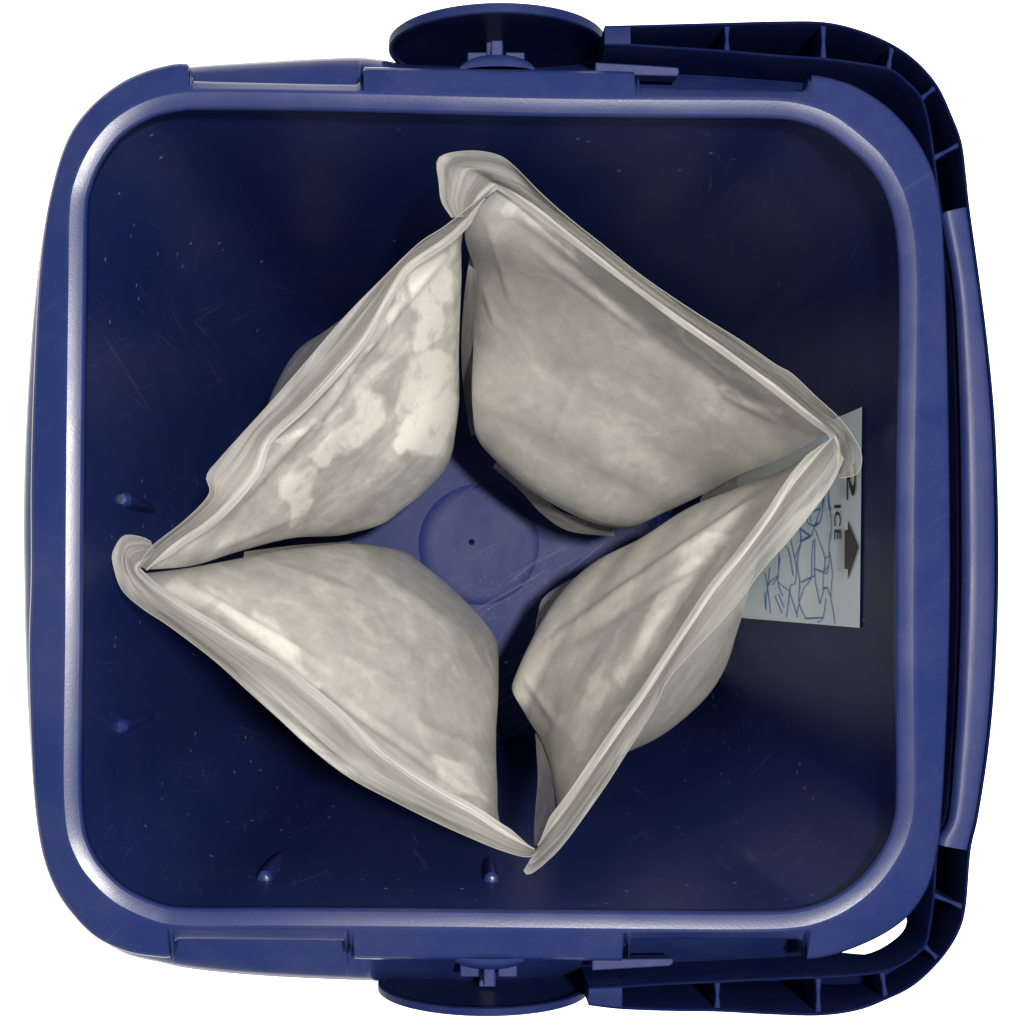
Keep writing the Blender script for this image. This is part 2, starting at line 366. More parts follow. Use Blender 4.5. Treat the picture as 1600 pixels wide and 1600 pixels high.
# inner wall + floor
wr = []
topW, botW = P(*rI.T, .0075), P(*rB.T, DF)
ctr = P(*BC, DF)
fil = .012
for k in range(25):
    f = k/24; d = .0075 + (DF - fil - .0075)*f
    g = (d - .0075)/(DF - .0075)
    q = topW*(1-g) + botW*g; q[:, 2] = H - d
    wr.append(q)
last = wr[-1]
for k in range(1, 7):
    a = k/6*math.pi/2
    inn = (ctr - last); inn[:, 2] = 0; inn /= np.linalg.norm(inn, axis=1)[:, None]
    q = last + inn*(fil*(1 - math.cos(a)))*1.0; q[:, 2] = H - (DF - fil) - fil*math.sin(a)
    wr.append(q)
edge = wr[-1].copy()
for s_ in (.75, .5, .25, .02):
    q = ctr + (edge - ctr)*s_; q[:, 2] = H - DF; wr.append(q)
WV = np.concatenate(wr); WF = grid_faces(len(wr), NR, True)
wall_o = part((WV[:NR*26], grid_faces(26, NR, True)), 'inner_wall', M_wall, bucket)
part((WV[NR*25:], grid_faces(len(wr) - 25, NR, True)), 'bucket_floor', M_floor, bucket)
BVH = BVHTree.FromPolygons([tuple(v) for v in WV], WF)
EYE = Vector((0, 0, H + D))
def hit(px, py):
    dirv = (p1(px, py, 0) - EYE).normalized()
    loc, n, i, dist = BVH.ray_cast(EYE, dirv)
    if loc is None: return None
    if n.dot(dirv) > 0: n = -n
    return loc, n
def on_wall(px, py, off=0.0003):
    h = hit(px, py)
    return np.array(h[0] + h[1]*off)
def clampd(px, py, d, gap=.003):
    out = d.copy()
    for i in range(len(px)):
        h = hit(px[i], py[i])
        if h is None: continue
        out[i] = min(out[i], H - h[0].z - gap)
    return out

# round moulding mark in the floor
def round_plate(name, cx, cy, R, hgt, mat):
    c = P(cx, cy, DF); prof_ = [(0, hgt*.2), (R*.55, hgt*.25), (R*.80, hgt*.4), (R*.9, hgt*.85), (R*.97, hgt), (R*1.06, hgt*.75), (R*1.18, 0.0), (R*1.22, -.0003)]
    vs = []
    for r_, h_ in prof_:
        for k in range(72):
            a = 2*math.pi*k/72; vs.append((c[0] + (r_ + 1e-5)*math.cos(a), c[1] + (r_ + 1e-5)*math.sin(a), c[2] + h_ + .0002))
    return part((vs, grid_faces(len(prof_), 72, True) + [tuple(range(72))]), name, mat, bucket)
pxf = S*(D + DF)/D
round_plate('moulding_ring', 748, 851, 78*pxf, .0003, M_floor)
round_plate('moulding_nub', 737, 847, 4*pxf, .0010, M_handle_shaded)

# skirt below the rim and the outer body
sk = []
under = base35*.5 + rO*.5
ear = np.zeros(NR)
for i, (k, t) in enumerate(RAYS):
    if k in 'tb': ear[i] = np.clip((t - (600 if k == 't' else 580))/22, 0, 1)
    elif k in ('tr', 'br'): ear[i] = 1
    elif k == 'r': ear[i] = 1
ear = ear*ear*(3 - 2*ear)
for q, d in ((under, .0125), (under*.4 + rK*.6, .015), (under*.1 + rK*.9, .0175), (rK, .0205)): sk.append(P(*q.T, d + ear*(d - .0115)*3.8))
e = sk[-1].copy(); e[:, 2] = H - .075; sk.append(e)
cc = P(767, 800, 0)
e = sk[-1].copy(); e[:, :2] = cc[:2] + (e[:, :2] - cc[:2])*.965; sk.append(e)
part((np.concatenate(sk), grid_faces(len(sk), NR, True)), 'skirt', M_rim, bucket, auto=55)
ob = []
for d in np.linspace(.045, .284, 12):
    g = (d - .0075)/(DF - .0075); q = topW*(1-g) + botW*g
    q[:, :2] += (q[:, :2] - ctr[:2])/np.linalg.norm(q[:, :2] - ctr[:2], axis=1)[:, None]*.0035; q[:, 2] = H - d; ob.append(q)
q = ob[-1].copy(); q[:, :2] = ctr[:2] + (q[:, :2] - ctr[:2])*.97; q[:, 2] = .0008; ob.append(q)
q = q.copy(); q[:, :2] = ctr[:2] + (q[:, :2] - ctr[:2])*.02; ob.append(q)
part((np.concatenate(ob), grid_faces(len(ob), NR, True)), 'outer_body', M_rim, bucket, auto=40)

# short ribs standing on the inner wall
for (a, b_) in (((190,780),(246,798)), ((184,1136),(246,1113)), ((412,1376),(444,1330)), ((768,1378),(763,1338))):
    A, B = np.array(hit(*a)[0]), np.array(hit(*b_)[0]); n = np.array(hit(*a)[1]); ax = (B - A); ln = np.linalg.norm(ax); ax /= ln
    sd = np.cross(ax, n); vs = []
    for t, r_, hh in ((0, .0017, .0020), (0.012, .0023, .0026), (.03, .0027, .0034), (.12, .0027, .0035), (.5, .0024, .0030), (.85, .0015, .0015), (1, .0006, .0001)):
        for k in range(9):
            q = math.pi*k/8; vs.append(A + ax*ln*t + sd*r_*math.cos(q) + n*(hh*math.sin(q) - .0003))
    part((vs, grid_faces(6, 9) + [tuple(range(9))]), 'wall_rib', M_rim, bucket, auto=40)

# ------------------------------------------------------------------ handle
PAIRS = [((945,39),(945,66)),((985,38),(985,67)),((1060,36),(1060,72)),((1137,34),(1137,77)),((1215,32),(1215,84)),((1288,33),(1288,89)),((1345,46),(1335,95)),
 ((1396,68),(1390,105)),((1434,95),(1418,125)),((1466,132),(1442,152)),((1488,178),(1455,198)),((1504,222),(1462,245)),((1511,275),(1468,290)),((1516,322),(1474,333)),
 ((1531,430),(1490,430)),((1545,540),(1497,540)),((1556,660),(1501,660)),((1561,800),(1503,800)),((1561,930),(1503,930)),((1556,1060),(1499,1060)),((1546,1170),(1493,1170)),
 ((1530,1275),(1484,1275)),((1518,1330),(1468,1320)),((1510,1420),(1462,1400)),((1497,1462),(1456,1445)),((1470,1502),(1447,1480)),((1430,1540),(1415,1507)),((1386,1563),(1380,1521)),
 ((1340,1580),(1330,1527)),((1280,1588),(1280,1530)),((1200,1586),(1200,1533)),((1122,1582),(1122,1537)),((1050,1581),(1050,1540)),((972,1578),(972,1545)),((920,1572),(920,1548))]
DT = .006
PER = 8
ho, hi = dense([p[0] for p in PAIRS], PER), dense([p[1] for p in PAIRS], PER)
n_st = len(ho)
DEEP = np.interp(np.arange(n_st)/PER, [0, 12, 14, 22, 23.5, 24.5, 27, 29, 34], [.044, .048, .044, .044, .036, .0275, .0275, .050, .050])
acr = (ho - hi)/np.linalg.norm(ho - hi, axis=1)[:, None]
WO = 6.0; WI = np.interp(np.arange(len(ho))/PER, [0, 13, 14.5, 21, 22, 34], [6, 6, .8, .8, 6, 6])[:, None]
Lo, Li = P(*ho.T, DT), P(*hi.T, DT)
Lo2, Li2 = P(*(ho - acr*WO).T, DT), P(*(hi - acr*WI).T, DT)
def zs(a, dz): q = a.copy(); q[:, 2] = H - dz; return q
handle = MB()
rnd = .0007
def shr(a, b_, f): return a*(1-f) + b_*f
sect = [zs(Lo, DEEP), zs(Lo, DT + rnd), zs(shr(Lo, Lo2, .3), DT), zs(shr(Lo, Lo2, .8), DT), zs(Lo2, DT + rnd), zs(Lo2, DEEP - .003),
        zs(Li, DEEP - .003), zs(Li, DT + rnd), zs(shr(Li, Li2, .25), DT), zs(shr(Li, Li2, .75), DT), zs(Li2, DT + rnd), zs(Li2, DEEP)]
vs = np.stack(sect, 1).reshape(-1, 3)      # station-major
handle.add(vs, grid_faces(n_st, len(sect), True) + [tuple(range(12)), tuple(range(n_st*12 - 1, (n_st-1)*12 - 1, -1))])
h_o = part(handle, 'handle', M_handle_shaded, bucket, auto=45)
def rib_at(idx, wpx=6.5):
    i = idx*PER; c_o, c_i = ho[i], hi[i]
    tn = ho[min(i+1, n_st-1)] + hi[min(i+1, n_st-1)] - ho[max(i-1, 0)] - hi[max(i-1, 0)]; tn /= np.linalg.norm(tn)
    a_, b_ = c_o - acr[i]*3, c_i + acr[i]*-2
    vs_t = []
    for q in (a_ + tn*wpx*.75, (a_ + b_)/2 + tn*wpx*.42, b_ + tn*wpx*.75, b_ - tn*wpx*.75, (a_ + b_)/2 - tn*wpx*.42, a_ - tn*wpx*.75):
        vs_t.append(P(*q, DT))
    mb = MB(); top = [q - np.array((0, 0, .0009)) for q in vs_t]; bot = [np.array((q[0], q[1], H - DEEP[i] + .0025)) for q in vs_t]
    mb.prism(top, bot); o = part(mb, 'rib', M_disc_shaded, h_o, smooth=False); bevel(o, .0004, 2)
for idx in (3, 5, 7, 9, 11, 23, 25, 27, 29, 31): rib_at(idx)
def solid_between(i0, i1, name, crown, par, mat, dt=DT, wid=.03):
    i0 *= PER; i1 *= PER; rows_ = []
    for i in range(int(i0), int(i1) + 1):
        t = (i - i0)/(i1 - i0); endf = 0
        O_, I_ = Lo[i] + (Lo[i] - Lo2[i])*wid, Li2[i] - (Lo[i] - Lo2[i])*wid
        pr = []
        for f, dz in crown: pr.append((O_[0]*(1-f) + I_[0]*f, O_[1]*(1-f) + I_[1]*f, H - dt - dz + endf))
        rows_ += pr
    n_ = i1 - i0 + 1; mb = MB(); m_ = len(crown)
    mb.add(rows_, grid_faces(int(n_), m_, True) + [tuple(range(m_)), tuple(range(int(n_)*m_ - 1, (int(n_)-1)*m_ - 1, -1))])
    return part(mb, name, mat, par, auto=48)
crown = [(0, .0195), (0, .006), (.02, .0032), (.07, .0014), (.16, .0002), (.3, -.0004), (.45, -.0008), (.6, -.0012), (.74, -.0014), (.84, -.0011), (.9, .0001), (.96, .0014), (.99, .0028), (1.0, .0048), (1.0, .0195)]
solid_between(13, 22, 'grip', crown, h_o, M_grip, DT, .18)
crown2 = [(0, .0195), (0, .002), (.03, .0008), (.12, -.0001), (.5, -.0003), (.88, -.0001), (.97, .0008), (1, .002), (1, .0195)]
for a_, b_ in ((0, 1), (33, 34)): solid_between(a_, b_, 'handle_root', crown2, h_o, M_disc_shaded)

# pivot discs, bosses, pins
def disc(cxp, yin, yout, R):
    c = (cxp*S, H - .0345); sg = 1 if yout > yin else -1; vs = []
    prof_ = [(yout + sg*2, .80), (yout + sg*1.2, .93), (yout, .985), (yout - sg*2, 1.0), (yin + sg*1, 1.0), (yin - sg*.5, .985), (yin - sg*.2, .962), (yin + sg*4, .945), (yin + sg*4.5, .90)]
    for y_, f in prof_:
        for k in range(96):
            a = 2*math.pi*k/96; vs.append((c[0] + R*f*math.cos(a), y_*S, c[1] + R*f*math.sin(a)))
    n_ = len(prof_)
    return part((vs, grid_faces(n_, 96, True) + [tuple(range(96)), tuple(range(n_*96 - 1, (n_-1)*96 - 1, -1))]), 'pivot_disc', M_disc_shaded, h_o, auto=40)
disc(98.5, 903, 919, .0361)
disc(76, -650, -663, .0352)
def boss(cxp, yb, sg, R, ry):
    vs = []; c = (cxp*S, yb*S, H - .0085)
    for j in range(9):
        q = j/8*math.pi/2
        for k in range(40):
            a = 2*math.pi*k/40; vs.append((c[0] + R*math.cos(q)*math.cos(a), c[1] + sg*ry*math.sin(q), c[2] + .0065*math.cos(q)*math.sin(a)))
    b0 = part((vs, grid_faces(9, 40, True)), 'pivot_boss', M_rim, bucket, auto=60)
    def bx(x0, x1, y0, y1, z0, z1, nm):
        x0, x1, y0, y1 = [q*S for q in (x0, x1, y0, y1)]; z0, z1 = H - z0, H - z1; mb = MB()
        mb.prism([(x0, y0, z0), (x1, y0, z0), (x1, y1, z0), (x0, y1, z0)], [(x0, y0, z1), (x1, y0, z1), (x1, y1, z1), (x0, y1, z1)])
        return bevel(part(mb, nm, M_rim, b0, smooth=False), .0004, 2)
    y1 = yb + sg*24
    bx(cxp - 9, cxp + 9, yb + sg*12, yb + sg*52, .0085, .030, 'pivot_pin')
    for s_ in (-1, 1): bx(cxp + min(s_*15, s_*46), cxp + max(s_*15, s_*46), yb + sg*16, yb + sg*44, .0150, .030, 'clip')
    bx(cxp - 14, cxp + 14, yb + sg*30, yb + sg*(84 if sg > 0 else 76), .028, .045, 'pivot_axle')
boss(94, 825, 1, .0125, .0054)
boss(82, -576, -1, .0128, .0046)
# light flat ledges beside the discs
for pts in ([(930,97),(1000,101),(1060,105),(1062,113),(1058,119),(930,116)], [(925,1499),(1052,1498),(1052,1506),(1046,1510),(925,1517)]):
    mb = MB(); mb.prism([P(x, y, .012) for x, y in pts], [P(x, y, .012) - np.array((0, 0, .006)) for x, y in pts])
    bevel(part(mb, 'handle_stop', M_rim, bucket, smooth=False), .0004, 2)

# ------------------------------------------------------------------ label stuck on the inner wall
def z4(q): return (1140 + q[0]*.2625, 600 + q[1]*.2625)
NU, NV = 14, 20; vs = []
tl_, tr_, br_, bl_ = (1160, 717), (1349.5, 636), (1346, 981), (1120, 962)
for i in range(NU):
    f = i/(NU - 1)
    for j in range(NV):
        g = j/(NV - 1)
        a = np.array(tl_)*(1-f) + np.array(tr_)*f; c = np.array(bl_)*(1-f) + np.array(br_)*f
        q = a*(1-g) + c*g; vs.append(on_wall(*q, .0006))
sticker = part((vs, grid_faces(NU, NV)), 'label_sticker', M_paper, bucket)
def ribbon(mb, pts, wpx=2.2, off=.0009):
    c = resample(pts, max(6, len(pts)*4), 6); t = np.gradient(c, axis=0); t /= np.linalg.norm(t, axis=1)[:, None] + 1e-9
    nn = np.stack([-t[:, 1], t[:, 0]], 1); vs = []
    for q, n_ in zip(c, nn):
        sx = .55 if abs(n_[0]) > .5 else 1.0
        vs += [on_wall(*(q + n_*wpx*.5*sx), off), on_wall(*(q - n_*wpx*.5*sx), off)]
    mb.add(vs, grid_faces(len(c), 2))
LINES = [[(605,610),(600,700),(615,780),(620,850),(605,960),(610,1020),(625,1130),(615,1260),(630,1350),(640,1425)],[(592,620),(555,740),(520,845)],[(575,680),(562,780),(545,830),(515,850)],
 [(515,850),(498,905),(440,935)],[(420,848),(455,882),(492,905)],[(430,862),(436,940),(415,1060),(430,1180),(425,1300),(465,1395)],[(520,860),(545,930),(580,1040),(575,1120),(588,1130),(604,1080),(605,965)],
 [(510,930),(501,1050),(499,1150),(455,1212)],[(520,920),(520,1140),(550,1308)],[(571,1120),(570,1222),(590,1208),(612,1262)],[(586,1275),(570,1390),(538,1418)],
 [(375,920),(400,1040),(410,1110),(400,1188),(375,1195),(370,1230),(350,1390)],[(340,960),(365,1000),(390,1140)],[(370,1240),(410,1365),(415,1390)],[(425,1310),(410,1370)],
 [(305,1000),(300,1140),(265,1195)],[(312,1030),(300,1180),(330,1262)],[(280,1260),(325,1365)],[(302,1248),(335,1330)],[(222,1120),(240,1230),(255,1368)],[(220,1240),(226,1340)],
 [(465,765),(480,832)],[(488,770),(497,820)],[(600,640),(612,760)],[(250,1090),(240,1200)],[(440,935),(400,1040)],[(520,1140),(440,1180)],[(571,1120),(520,1100)],[(604,1080),(571,1120)],[(610,1020),(580,1040)],[(370,1235),(300,1180)],[(425,1300),(455,1212)],[(550,1308),(572,1222)],[(570,1390),(465,1395)],[(555,740),(490,770)],[(520,845),(480,832)],[(300,1140),(240,1200),(226,1340)]]
mb = MB()
for l in LINES: ribbon(mb, [z4(q) for q in l], 2.1)
for l in ([(420,850),(492,905)], [(498,902),(440,938)], [(515,850),(545,825)], [(572,1222),(592,1208)]): ribbon(mb, [z4(q) for q in l], 4.6, .0011)
part(mb, 'printed_cracks', M_inkblue, sticker, smooth=False)
mb = MB(); arrow = [(787,970),(722,1165),(722,1103),(702,1100),(702,870),(722,868),(722,810)]
mb.add([on_wall(*z4(q), .0011) for q in arrow], [(0, 1, 2, 5, 6), (2, 3, 4, 5)])
part(mb, 'printed_arrow', M_ink, sticker, smooth=False)
def lettering(txt, xl, xr, y0, y1, name, bold=.012):
    cu = bpy.data.curves.new('text', 'FONT'); cu.body = txt; cu.offset = bold; cu.resolution_u = 6; cu.space_character = 1.12
    o = bpy.data.objects.new('text', cu); col.objects.link(o); bpy.context.view_layer.update()
    me = o.evaluated_get(bpy.context.evaluated_depsgraph_get()).to_mesh()
    v = np.array([x.co[:2] for x in me.vertices]); f = [tuple(p.vertices) for p in me.polygons]
    a0, a1 = v.min(0), v.max(0); v = (v - a0)/(a1 - a0)
    pts = [on_wall(xl + q[1]*(xr - xl), y0 + q[0]*(y1 - y0), .0011) for q in v]
    o.evaluated_get(bpy.context.evaluated_depsgraph_get()).to_mesh_clear(); bpy.data.objects.remove(o); bpy.data.curves.remove(cu)
    part((pts, f), name, M_ink, sticker, smooth=False)
lettering('ICE', 1308, 1318.5, 789, 843, 'printed_word', .02)
lettering('2', 1327.5, 1342, 722, 781.5, 'printed_number', .012)

# ------------------------------------------------------------------ bags
def segdist(px, py, a, b_):
    ax, ay = a; bx_, by_ = b_; dx, dy = bx_ - ax, by_ - ay; L2 = dx*dx + dy*dy + 1e-9
    t = np.clip(((px - ax)*dx + (py - ay)*dy)/L2, 0, 1)
    return np.hypot(px - ax - t*dx, py - ay - t*dy), t
def waves(p, seed, amp, f0):
    r = np.random.default_rng(seed); o = np.zeros(len(p))
    for k in range(10):
        kv = r.normal(size=3); kv[2] *= .5; kv *= f0*(1 + k*.35)/np.linalg.norm(kv); o += np.sin(p @ kv + r.uniform(0, 6.28))/(1 + k*.5)
    return o*amp/3
def make_bag(label, ridge, A, B, F, K, lip_in, lip_out, frost, creases, seams, seed, pf=.72, pb=.62, lipd=.019, grey=(.47, .455, .415), white=(.7, .68, .62), d0=.029):
    bag = empty('zip_bag'); bag['label'] = label; bag['category'] = 'bag'; bag['group'] = 'frosted zip bags standing in the bucket'
    NUv, NVv = 150, 120
    u = np.linspace(0, 1, NUv); v = np.linspace(0, len(A) - 1, NVv)
    Ac, Bc = crom(A, v), crom(B, v)
    rd = resample(ridge, NUv); rd = np.c_[rd, np.full(NUv, d0)]
    mid0 = (np.array(A[0]) + np.array(B[0]))/2
    allv = []; allf = []; fr_all = []
    for side, M_, pw in ((0, F, pf), (1, K, pb)):
        Mc = crom([tuple(mid0)] + list(M_), v)
        bmp = (4*u*(1-u))**pw
        g = Ac[:, None, :]*(1-u)[None, :, None] + Bc[:, None, :]*u[None, :, None] + (Mc - (Ac + Bc)/2)[:, None, :]*bmp[None, :, None]
        wv = np.clip(1 - v/1.7, 0, 1)**2
        g += (rd - g[0])[None]*wv[:, None, None]
        px, py, d = g[..., 0].ravel(), g[..., 1].ravel(), g[..., 2].ravel()
        p = P(px, py, d)
        pg = p.reshape(NVv, NUv, 3)
        nn = np.cross(np.gradient(pg, axis=1), np.gradient(pg, axis=0)).reshape(-1, 3); nn /= np.linalg.norm(nn, axis=1)[:, None] + 1e-12
        out_dir = np.array(P(*(np.array(F[2][:2]) - np.array(K[2][:2]) + np.array((NX, NY))), 0)); out_dir[2] = 0
        if side == 1: out_dir = -out_dir
        sgn = np.sign((nn*out_dir).sum(1).mean()) or 1; nn *= sgn
        edgew = np.repeat(np.clip(v/.5, 0, 1), NUv)*np.tile(np.clip(np.minimum(u, 1-u)/.06, 0, 1), NVv)*np.repeat(np.clip((len(A) - 1 - v)/.6, 0, 1), NUv)
        disp = waves(p, seed + side, .0009, 70)*edgew
        fr = np.zeros(len(px))
        if side == 0:
            for a, b_, wd, hg in creases:
                ds, t = segdist(px, py, a, b_); disp += .75*hg*np.exp(-(ds/wd)**2)*np.sin(np.pi*np.clip(t*.94 + .03, 0, 1))**.5*np.minimum(edgew*2, 1)
            for a, b_, r_, s_ in frost:
                wx, wy = px.copy(), py.copy()
                for q_, (fq, am) in enumerate(((.021, 11), (.047, 6), (.10, 2.5), (.21, 1.0))):
                    wx += am*np.sin(fq*(px*.8 + py*1.3) + seed + q_*2 + 1.5*np.sin(fq*.7*(px - py)))
                    wy += am*np.sin(fq*(px*1.2 - py*.7) + seed*1.7 + q_ + 1.5*np.sin(fq*.6*(px + py)))
                ds, t = segdist(wx, wy, a, b_); rr = r_*(.75 + .45*np.sin(3.1*t + .4))
                fr = np.maximum(fr, s_*np.clip((rr*1.6 - ds)/(rr*1.15), 0, 1))
        p = p + nn*disp[:, None]
        # stay inside the bucket
        kk = (H + D - p[:, 2]); qx = p[:, 0]/kk*D/S + NX; qy = NY - p[:, 1]/kk*D/S; dd = H - p[:, 2]
        p = P(qx, qy, clampd(qx, qy, dd, .0015))
        off = len(allv); allv += list(p); allf += grid_faces(NVv, NUv, False, off); fr_all += list(fr)
    n1 = NUv*NVv
    # close the base and both side seams
    for c in range(NUv - 1): allf.append(((NVv-1)*NUv + c, (NVv-1)*NUv + c + 1, n1 + (NVv-1)*NUv + c + 1, n1 + (NVv-1)*NUv + c))
    body_m = film('bag_film_%d' % seed, white=white, grey=grey, seed=seed*1.37)
    o = mesh_obj('bag_body', allv, allf, body_m)
    ew = np.clip(1 - np.minimum(u, 1-u)/.05, 0, 1)**1.3
    clr = np.tile((np.clip((2.6 - v)/1.6, 0, 1)[:, None]*ew[None]).ravel(), 2)
    ac = o.data.attributes.new('clear', 'FLOAT', 'POINT'); ac.data.foreach_set('value', clr.astype(float))
    at = o.data.attributes.new('frost', 'FLOAT', 'POINT'); at.data.foreach_set('value', fr_all); o.parent = bag
    # lip above the zip
    n = 110; li, lo_ = resample(lip_in, n), resample(lip_out, n)
    r = np.random.default_rng(seed); ph = r.uniform(0, 6, 4); uu = np.linspace(0, 1, n)
    def strip(name, rws, mat, par):
        mb = MB(); mb.add(np.concatenate(rws), grid_faces(len(rws), rws[0].shape[0])); q = mb.obj(name, mat, par)
        nn_ = rws[0].shape[0]
        a_ = q.data.attributes.new('along', 'FLOAT', 'POINT'); a_.data.foreach_set('value', np.tile(np.linspace(0, 1, nn_), len(rws)) + seed)
        c_ = q.data.attributes.new('across', 'FLOAT', 'POINT'); c_.data.foreach_set('value', np.repeat(np.linspace(0, 1, len(rws)), nn_) + seed)
        return q
    def lip_rows(f0, f1, up, nr=9):
        out = []
        for k in range(nr):
            g = k/(nr-1); f = f0*(1-g) + f1*g; q = li*(1-f)[:, None] + lo_*f[:, None]
            d = d0*(1-f) + lipd*f + np.sin(math.pi*f)*(.0010*np.sin(uu*9 + ph[0]) - .0014) - up*np.sin(math.pi*min(g*1.4, 1)*.5) - .0002*(up > 0)
            out.append(P(*q.T, clampd(q[:, 0], q[:, 1], d, .0015)))
        return out
    zero = np.zeros(n)
    back_rows = lip_rows(zero, zero + 1, 0)
    lp = strip('lip', back_rows, M_lip, bag)
    f1 = .62 + .07*np.sin(uu*5 + ph[1]) + .02*np.sin(uu*13 + ph[2])
    strip('front_lip', lip_rows(zero - .02, f1, .0008), M_lip, bag)
    mb = MB(); mb.tube(back_rows[-1] + np.array((0, 0, .0001)), .00016, 6); mb.obj('lip_edge', M_lip, lp)
    q = resample(lip_in, n); pp = P(*q.T, clampd(q[:, 0], q[:, 1], np.full(n, d0 - .0002), .002))
    tp = np.clip(np.minimum(uu, 1 - uu)/.06, .2, 1); zr = []
    tt = np.gradient(pp, axis=0); tt /= np.linalg.norm(tt, axis=1)[:, None]; sd = np.cross(tt, (0, 0, 1)); sd /= np.linalg.norm(sd, axis=1)[:, None]
    for f, hgt in ((-1, -.0004), (-.6, .0002), (-.3, .0006), (-.1, .0004), (.1, .0004), (.3, .0006), (.6, .0002), (1, -.0004)):
        z_ = pp + sd*(f*.0026*tp)[:, None]; z_[:, 2] += hgt*tp; zr.append(z_)
    strip('zip_strip', zr, M_zip, bag)
    for a, b_ in seams:
        m_ = 40; a_, bb = resample(a, m_), resample(b_, m_); rws = []
        for k in range(4):
            f = k/3; q = a_*(1-f) + bb*f; rws.append(P(q[:, 0], q[:, 1], clampd(q[:, 0], q[:, 1], q[:, 2], .002)))
        strip('side_seam', rws, M_seam, bag)
    return bag

# north-west bag
ridge1 = [(757,309),(702,366),(639,410),(613,444),(570,519),(524,576),(472,631),(415,685),(393,740),(336,804),(272,849),(228,890)]
make_bag('zip bag with bright white patches, facing the two ribs on the left wall', ridge1,
  A=[(757,309,.029),(724,362,.05),(721,440,.09),(717,545,.145),(716,640,.20),(697,715,.215),(655,690,.277)],
  B=[(228,890,.029),(300,884,.06),(372,862,.10),(455,841,.15),(540,835,.20),(612,808,.215),(580,765,.277)],
  F=[(524,600,.048),(565,635,.078),(607,675,.115),(648,715,.150),(677,755,.212),(635,730,.277)],
  K=[(488,580,.055),(474,562,.10),(462,553,.15),(462,556,.20),(480,585,.25),(520,630,.277)],
  lip_in=ridge1,
  lip_out=[(775,288),(700,350),(655,380),(600,433),(540,494),(470,575),(420,632),(345,715),(323,744),(327,772),(290,812),(235,856),(218,884)],
  frost=[((695,405),(655,470),30,1),((662,490),(668,545),24,1),((692,575),(640,640),30,.9),((695,640),(640,690),28,1),((575,640),(505,720),28,1),((490,745),(440,800),18,.9),((560,670),(520,715),24,1),
         ((640,430),(560,560),7,.6),((540,600),(420,720),8,.6)],
  creases=[((690,400),(560,560),7,.0014),((620,470),(480,690),8,.0012),((540,600),(330,830),7,.0016),((600,560),(430,760),9,-.0010),((700,420),(712,600),6,.0008),((470,800),(330,860),7,.0012)],
  seams=[], seed=11, grey=(.42, .416, .395), white=(.88, .87, .81))

# north-east bag
ridge2 = [(780,284),(816,307),(879,354),(941,401),(1004,448),(1066,495),(1129,539),(1212,601),(1275,651),(1303,671)]
make_bag('greyest zip bag, its folded corner nearest the top of the picture', ridge2,
  A=[(772,290,.030),(726,357,.05),(743,432,.10),(740,530,.15),(738,630,.175),(752,692,.205),(805,660,.277)],
  B=[(1300,674,.029),(1222,716,.065),(1155,742,.105),(1099,772,.15),(1042,799,.175),(985,821,.205),(975,770,.277)],
  F=[(1035,505,.05),(1005,565,.075),(960,640,.11),(908,715,.145),(864,790,.200),(905,735,.277)],
  K=[(1050,480,.055),(1050,495,.10),(1045,515,.15),(1030,540,.20),(1010,580,.25),(980,640,.277)],
  lip_in=[(733,338),(737,322),(747,305),(758,294),(768,287),(780,284),(816,307),(879,354),(941,401),(1004,448),(1066,495),(1129,539),(1212,601),(1275,651),(1303,671),(1310,690),(1312,710),(1310,735)],
  lip_out=[(706,340),(690,315),(686,285),(683,252),(700,240),(741,236),(776,242),(800,257),(847,304),(894,345),(941,382),(988,420),(1035,454),(1097,495),(1160,534),(1212,570),(1237,584),(1275,620),(1309,651),(1331,679),(1345,707),(1345,729),(1337,742),(1312,747)],
  frost=[((1135,615),(1215,655),9,.8),((800,310),(930,420),8,.6),((1040,500),(1250,650),8,.6),((880,400),(1000,480),6,.5)],
  creases=[((800,330),(1240,650),9,.0016),((830,390),(1010,520),8,.0010),((760,340),(800,470),6,.0011),((905,590),(860,700),9,.0010),((745,420),(775,510),5,.0010),((1130,610),(1220,655),7,.0012),((870,350),(1150,560),6,-.0008)],
  seams=[([(742,398,.09),(744,440,.1),(741,530,.15),(738,620,.2),(745,680,.24)],[(735,396,.09),(727,450,.1),(721,530,.15),(724,610,.2),(735,680,.24)]),
         ([(1280,692,.04),(1222,714,.07),(1155,740,.11),(1099,770,.15)],[(1275,704,.045),(1215,738,.075),(1150,766,.115),(1092,786,.155)]),
         ([(780,715,.21),(825,750,.21),(862,790,.21),(900,808,.21),(960,818,.21)],[(770,730,.222),(812,766,.222),(848,804,.222),(890,830,.222),(960,838,.222)])], seed=23, grey=(.355, .348, .328), white=(.60, .588, .55), lipd=.017)

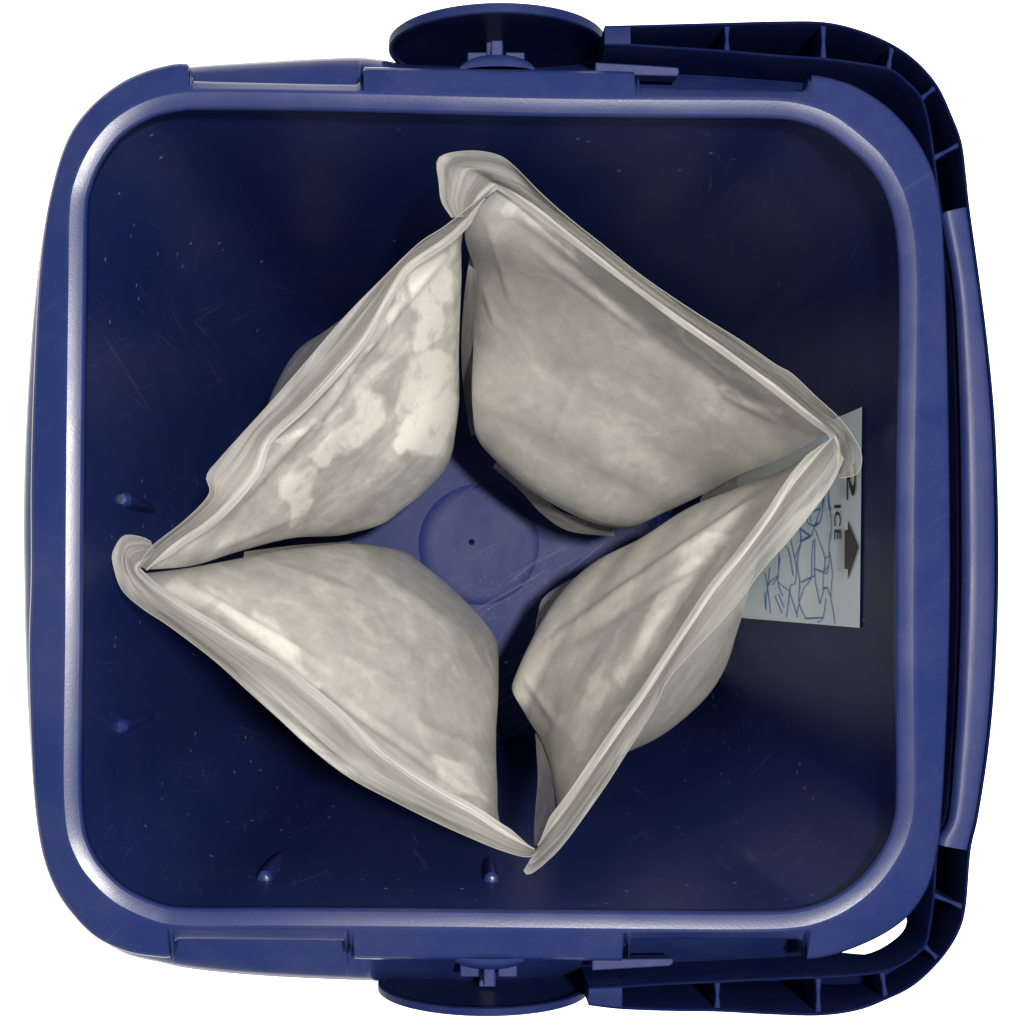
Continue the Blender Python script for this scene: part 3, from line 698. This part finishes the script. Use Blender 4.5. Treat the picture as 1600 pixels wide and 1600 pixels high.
# south-east bag
ridge3 = [(1303,683),(1282,705),(1241,754),(1204,810),(1159,870),(1117,922),(1079,979),(1047,1029),(1010,1085),(972,1138),(935,1191),(897,1247),(863,1291),(841,1322)]
make_bag('zip bag with long straight creases, running down beside the ice label', ridge3,
  A=[(1303,683,.029),(1230,731,.07),(1155,761,.105),(1075,794,.15),(1005,840,.175),(935,882,.205),(970,920,.277)],
  B=[(841,1322,.029),(869,1275,.055),(861,1205,.10),(846,1158,.145),(822,1118,.175),(802,1070,.195),(880,1085,.277)],
  F=[(1060,975,.055),(1015,960,.078),(965,950,.115),(915,945,.150),(862,950,.200),(930,1000,.277)],
  K=[(1090,1010,.055),(1112,1040,.10),(1122,1062,.15),(1112,1055,.20),(1080,1030,.25),(1020,1020,.277)],
  lip_in=ridge3,
  lip_out=[(1318,716),(1312,731),(1297,761),(1267,802),(1230,847),(1192,889),(1160,932),(1129,969),(1072,1029),(1041,1066),(1022,1107),(979,1176),(941,1235),(885,1313),(854,1346),(827,1366),(818,1360)],
  frost=[((1080,880),(960,1060),26,.62),((930,1080),(900,1180),26,.6),((1150,830),(1000,960),8,.7),((1000,1080),(900,1200),10,.6)],
  creases=[((1240,745),(960,930),7,.0016),((1200,770),(900,980),9,.0012),((1180,800),(1040,1010),6,.0014),((1140,850),(900,1000),8,-.0012),((1080,950),(900,1230),6,.0010),((1000,900),(850,1010),8,.0013),((820,1060),(870,1130),7,.0012)],
  seams=[([(866,1292,.04),(868,1262,.055),(862,1210,.09),(848,1166,.12),(838,1146,.14)],[(835,1322,.035),(835,1280,.055),(840,1220,.09),(838,1170,.12),(836,1146,.14)]),
         ([(935,890,.205),(885,925,.21),(862,970,.21),(845,1000,.205)],[(905,898,.215),(853,930,.222),(840,960,.222),(834,1005,.222)])], seed=37, grey=(.45, .435, .405), white=(.75, .728, .68), pb=.55)

# south-west bag
ridge4 = [(214,897),(242,925),(285,955),(335,985),(385,1017),(435,1047),(485,1085),(530,1122),(575,1164),(620,1200),(680,1239),(740,1272),(785,1302),(835,1328)]
make_bag('zip bag with a pale band under its zip, lower left of the four', ridge4,
  A=[(214,897,.029),(290,888,.06),(372,873,.10),(462,857,.15),(560,850,.20),(640,866,.245),(640,900,.277)],
  B=[(835,1328,.029),(784,1290,.055),(777,1225,.10),(775,1150,.15),(779,1070,.20),(774,1002,.245),(740,1010,.277)],
  F=[(528,1105,.05),(575,1045,.075),(628,995,.11),(680,950,.16),(724,934,.245),(695,955,.277)],
  K=[(512,1150,.05),(505,1165,.10),(508,1165,.15),(525,1145,.20),(560,1110,.25),(600,1060,.277)],
  lip_in=[(245,868),(228,872),(212,882),(210,892),(216,902)] + ridge4[1:],
  lip_out=[(236,846),(220,839),(194,837),(179,857),(176,877),(190,920),(222,950),(260,975),(310,1012),(347,1042),(385,1077),(435,1122),(485,1168),(545,1214),(620,1254),(680,1284),(740,1311),(785,1329),(824,1339),(841,1331)],
  frost=[((290,925),(510,1065),18,.8),((690,1185),(742,1255),16,.7),((560,1010),(640,1100),26,.3),((600,1110),(740,1180),10,.3)],
  creases=[((290,910),(520,1050),6,.0012),((300,950),(780,1290),8,.0014),((540,1090),(740,1240),8,.0010),((420,880),(560,930),7,.0010),((600,900),(740,1000),9,.0009),((650,1130),(770,1180),8,.0008),((330,940),(600,1150),5,-.0007)],
  seams=[([(380,873,.1),(460,858,.15),(550,851,.2)],[(382,862,.105),(460,852,.155),(548,846,.205)])], seed=41, grey=(.325, .32, .30), white=(.60, .59, .55))
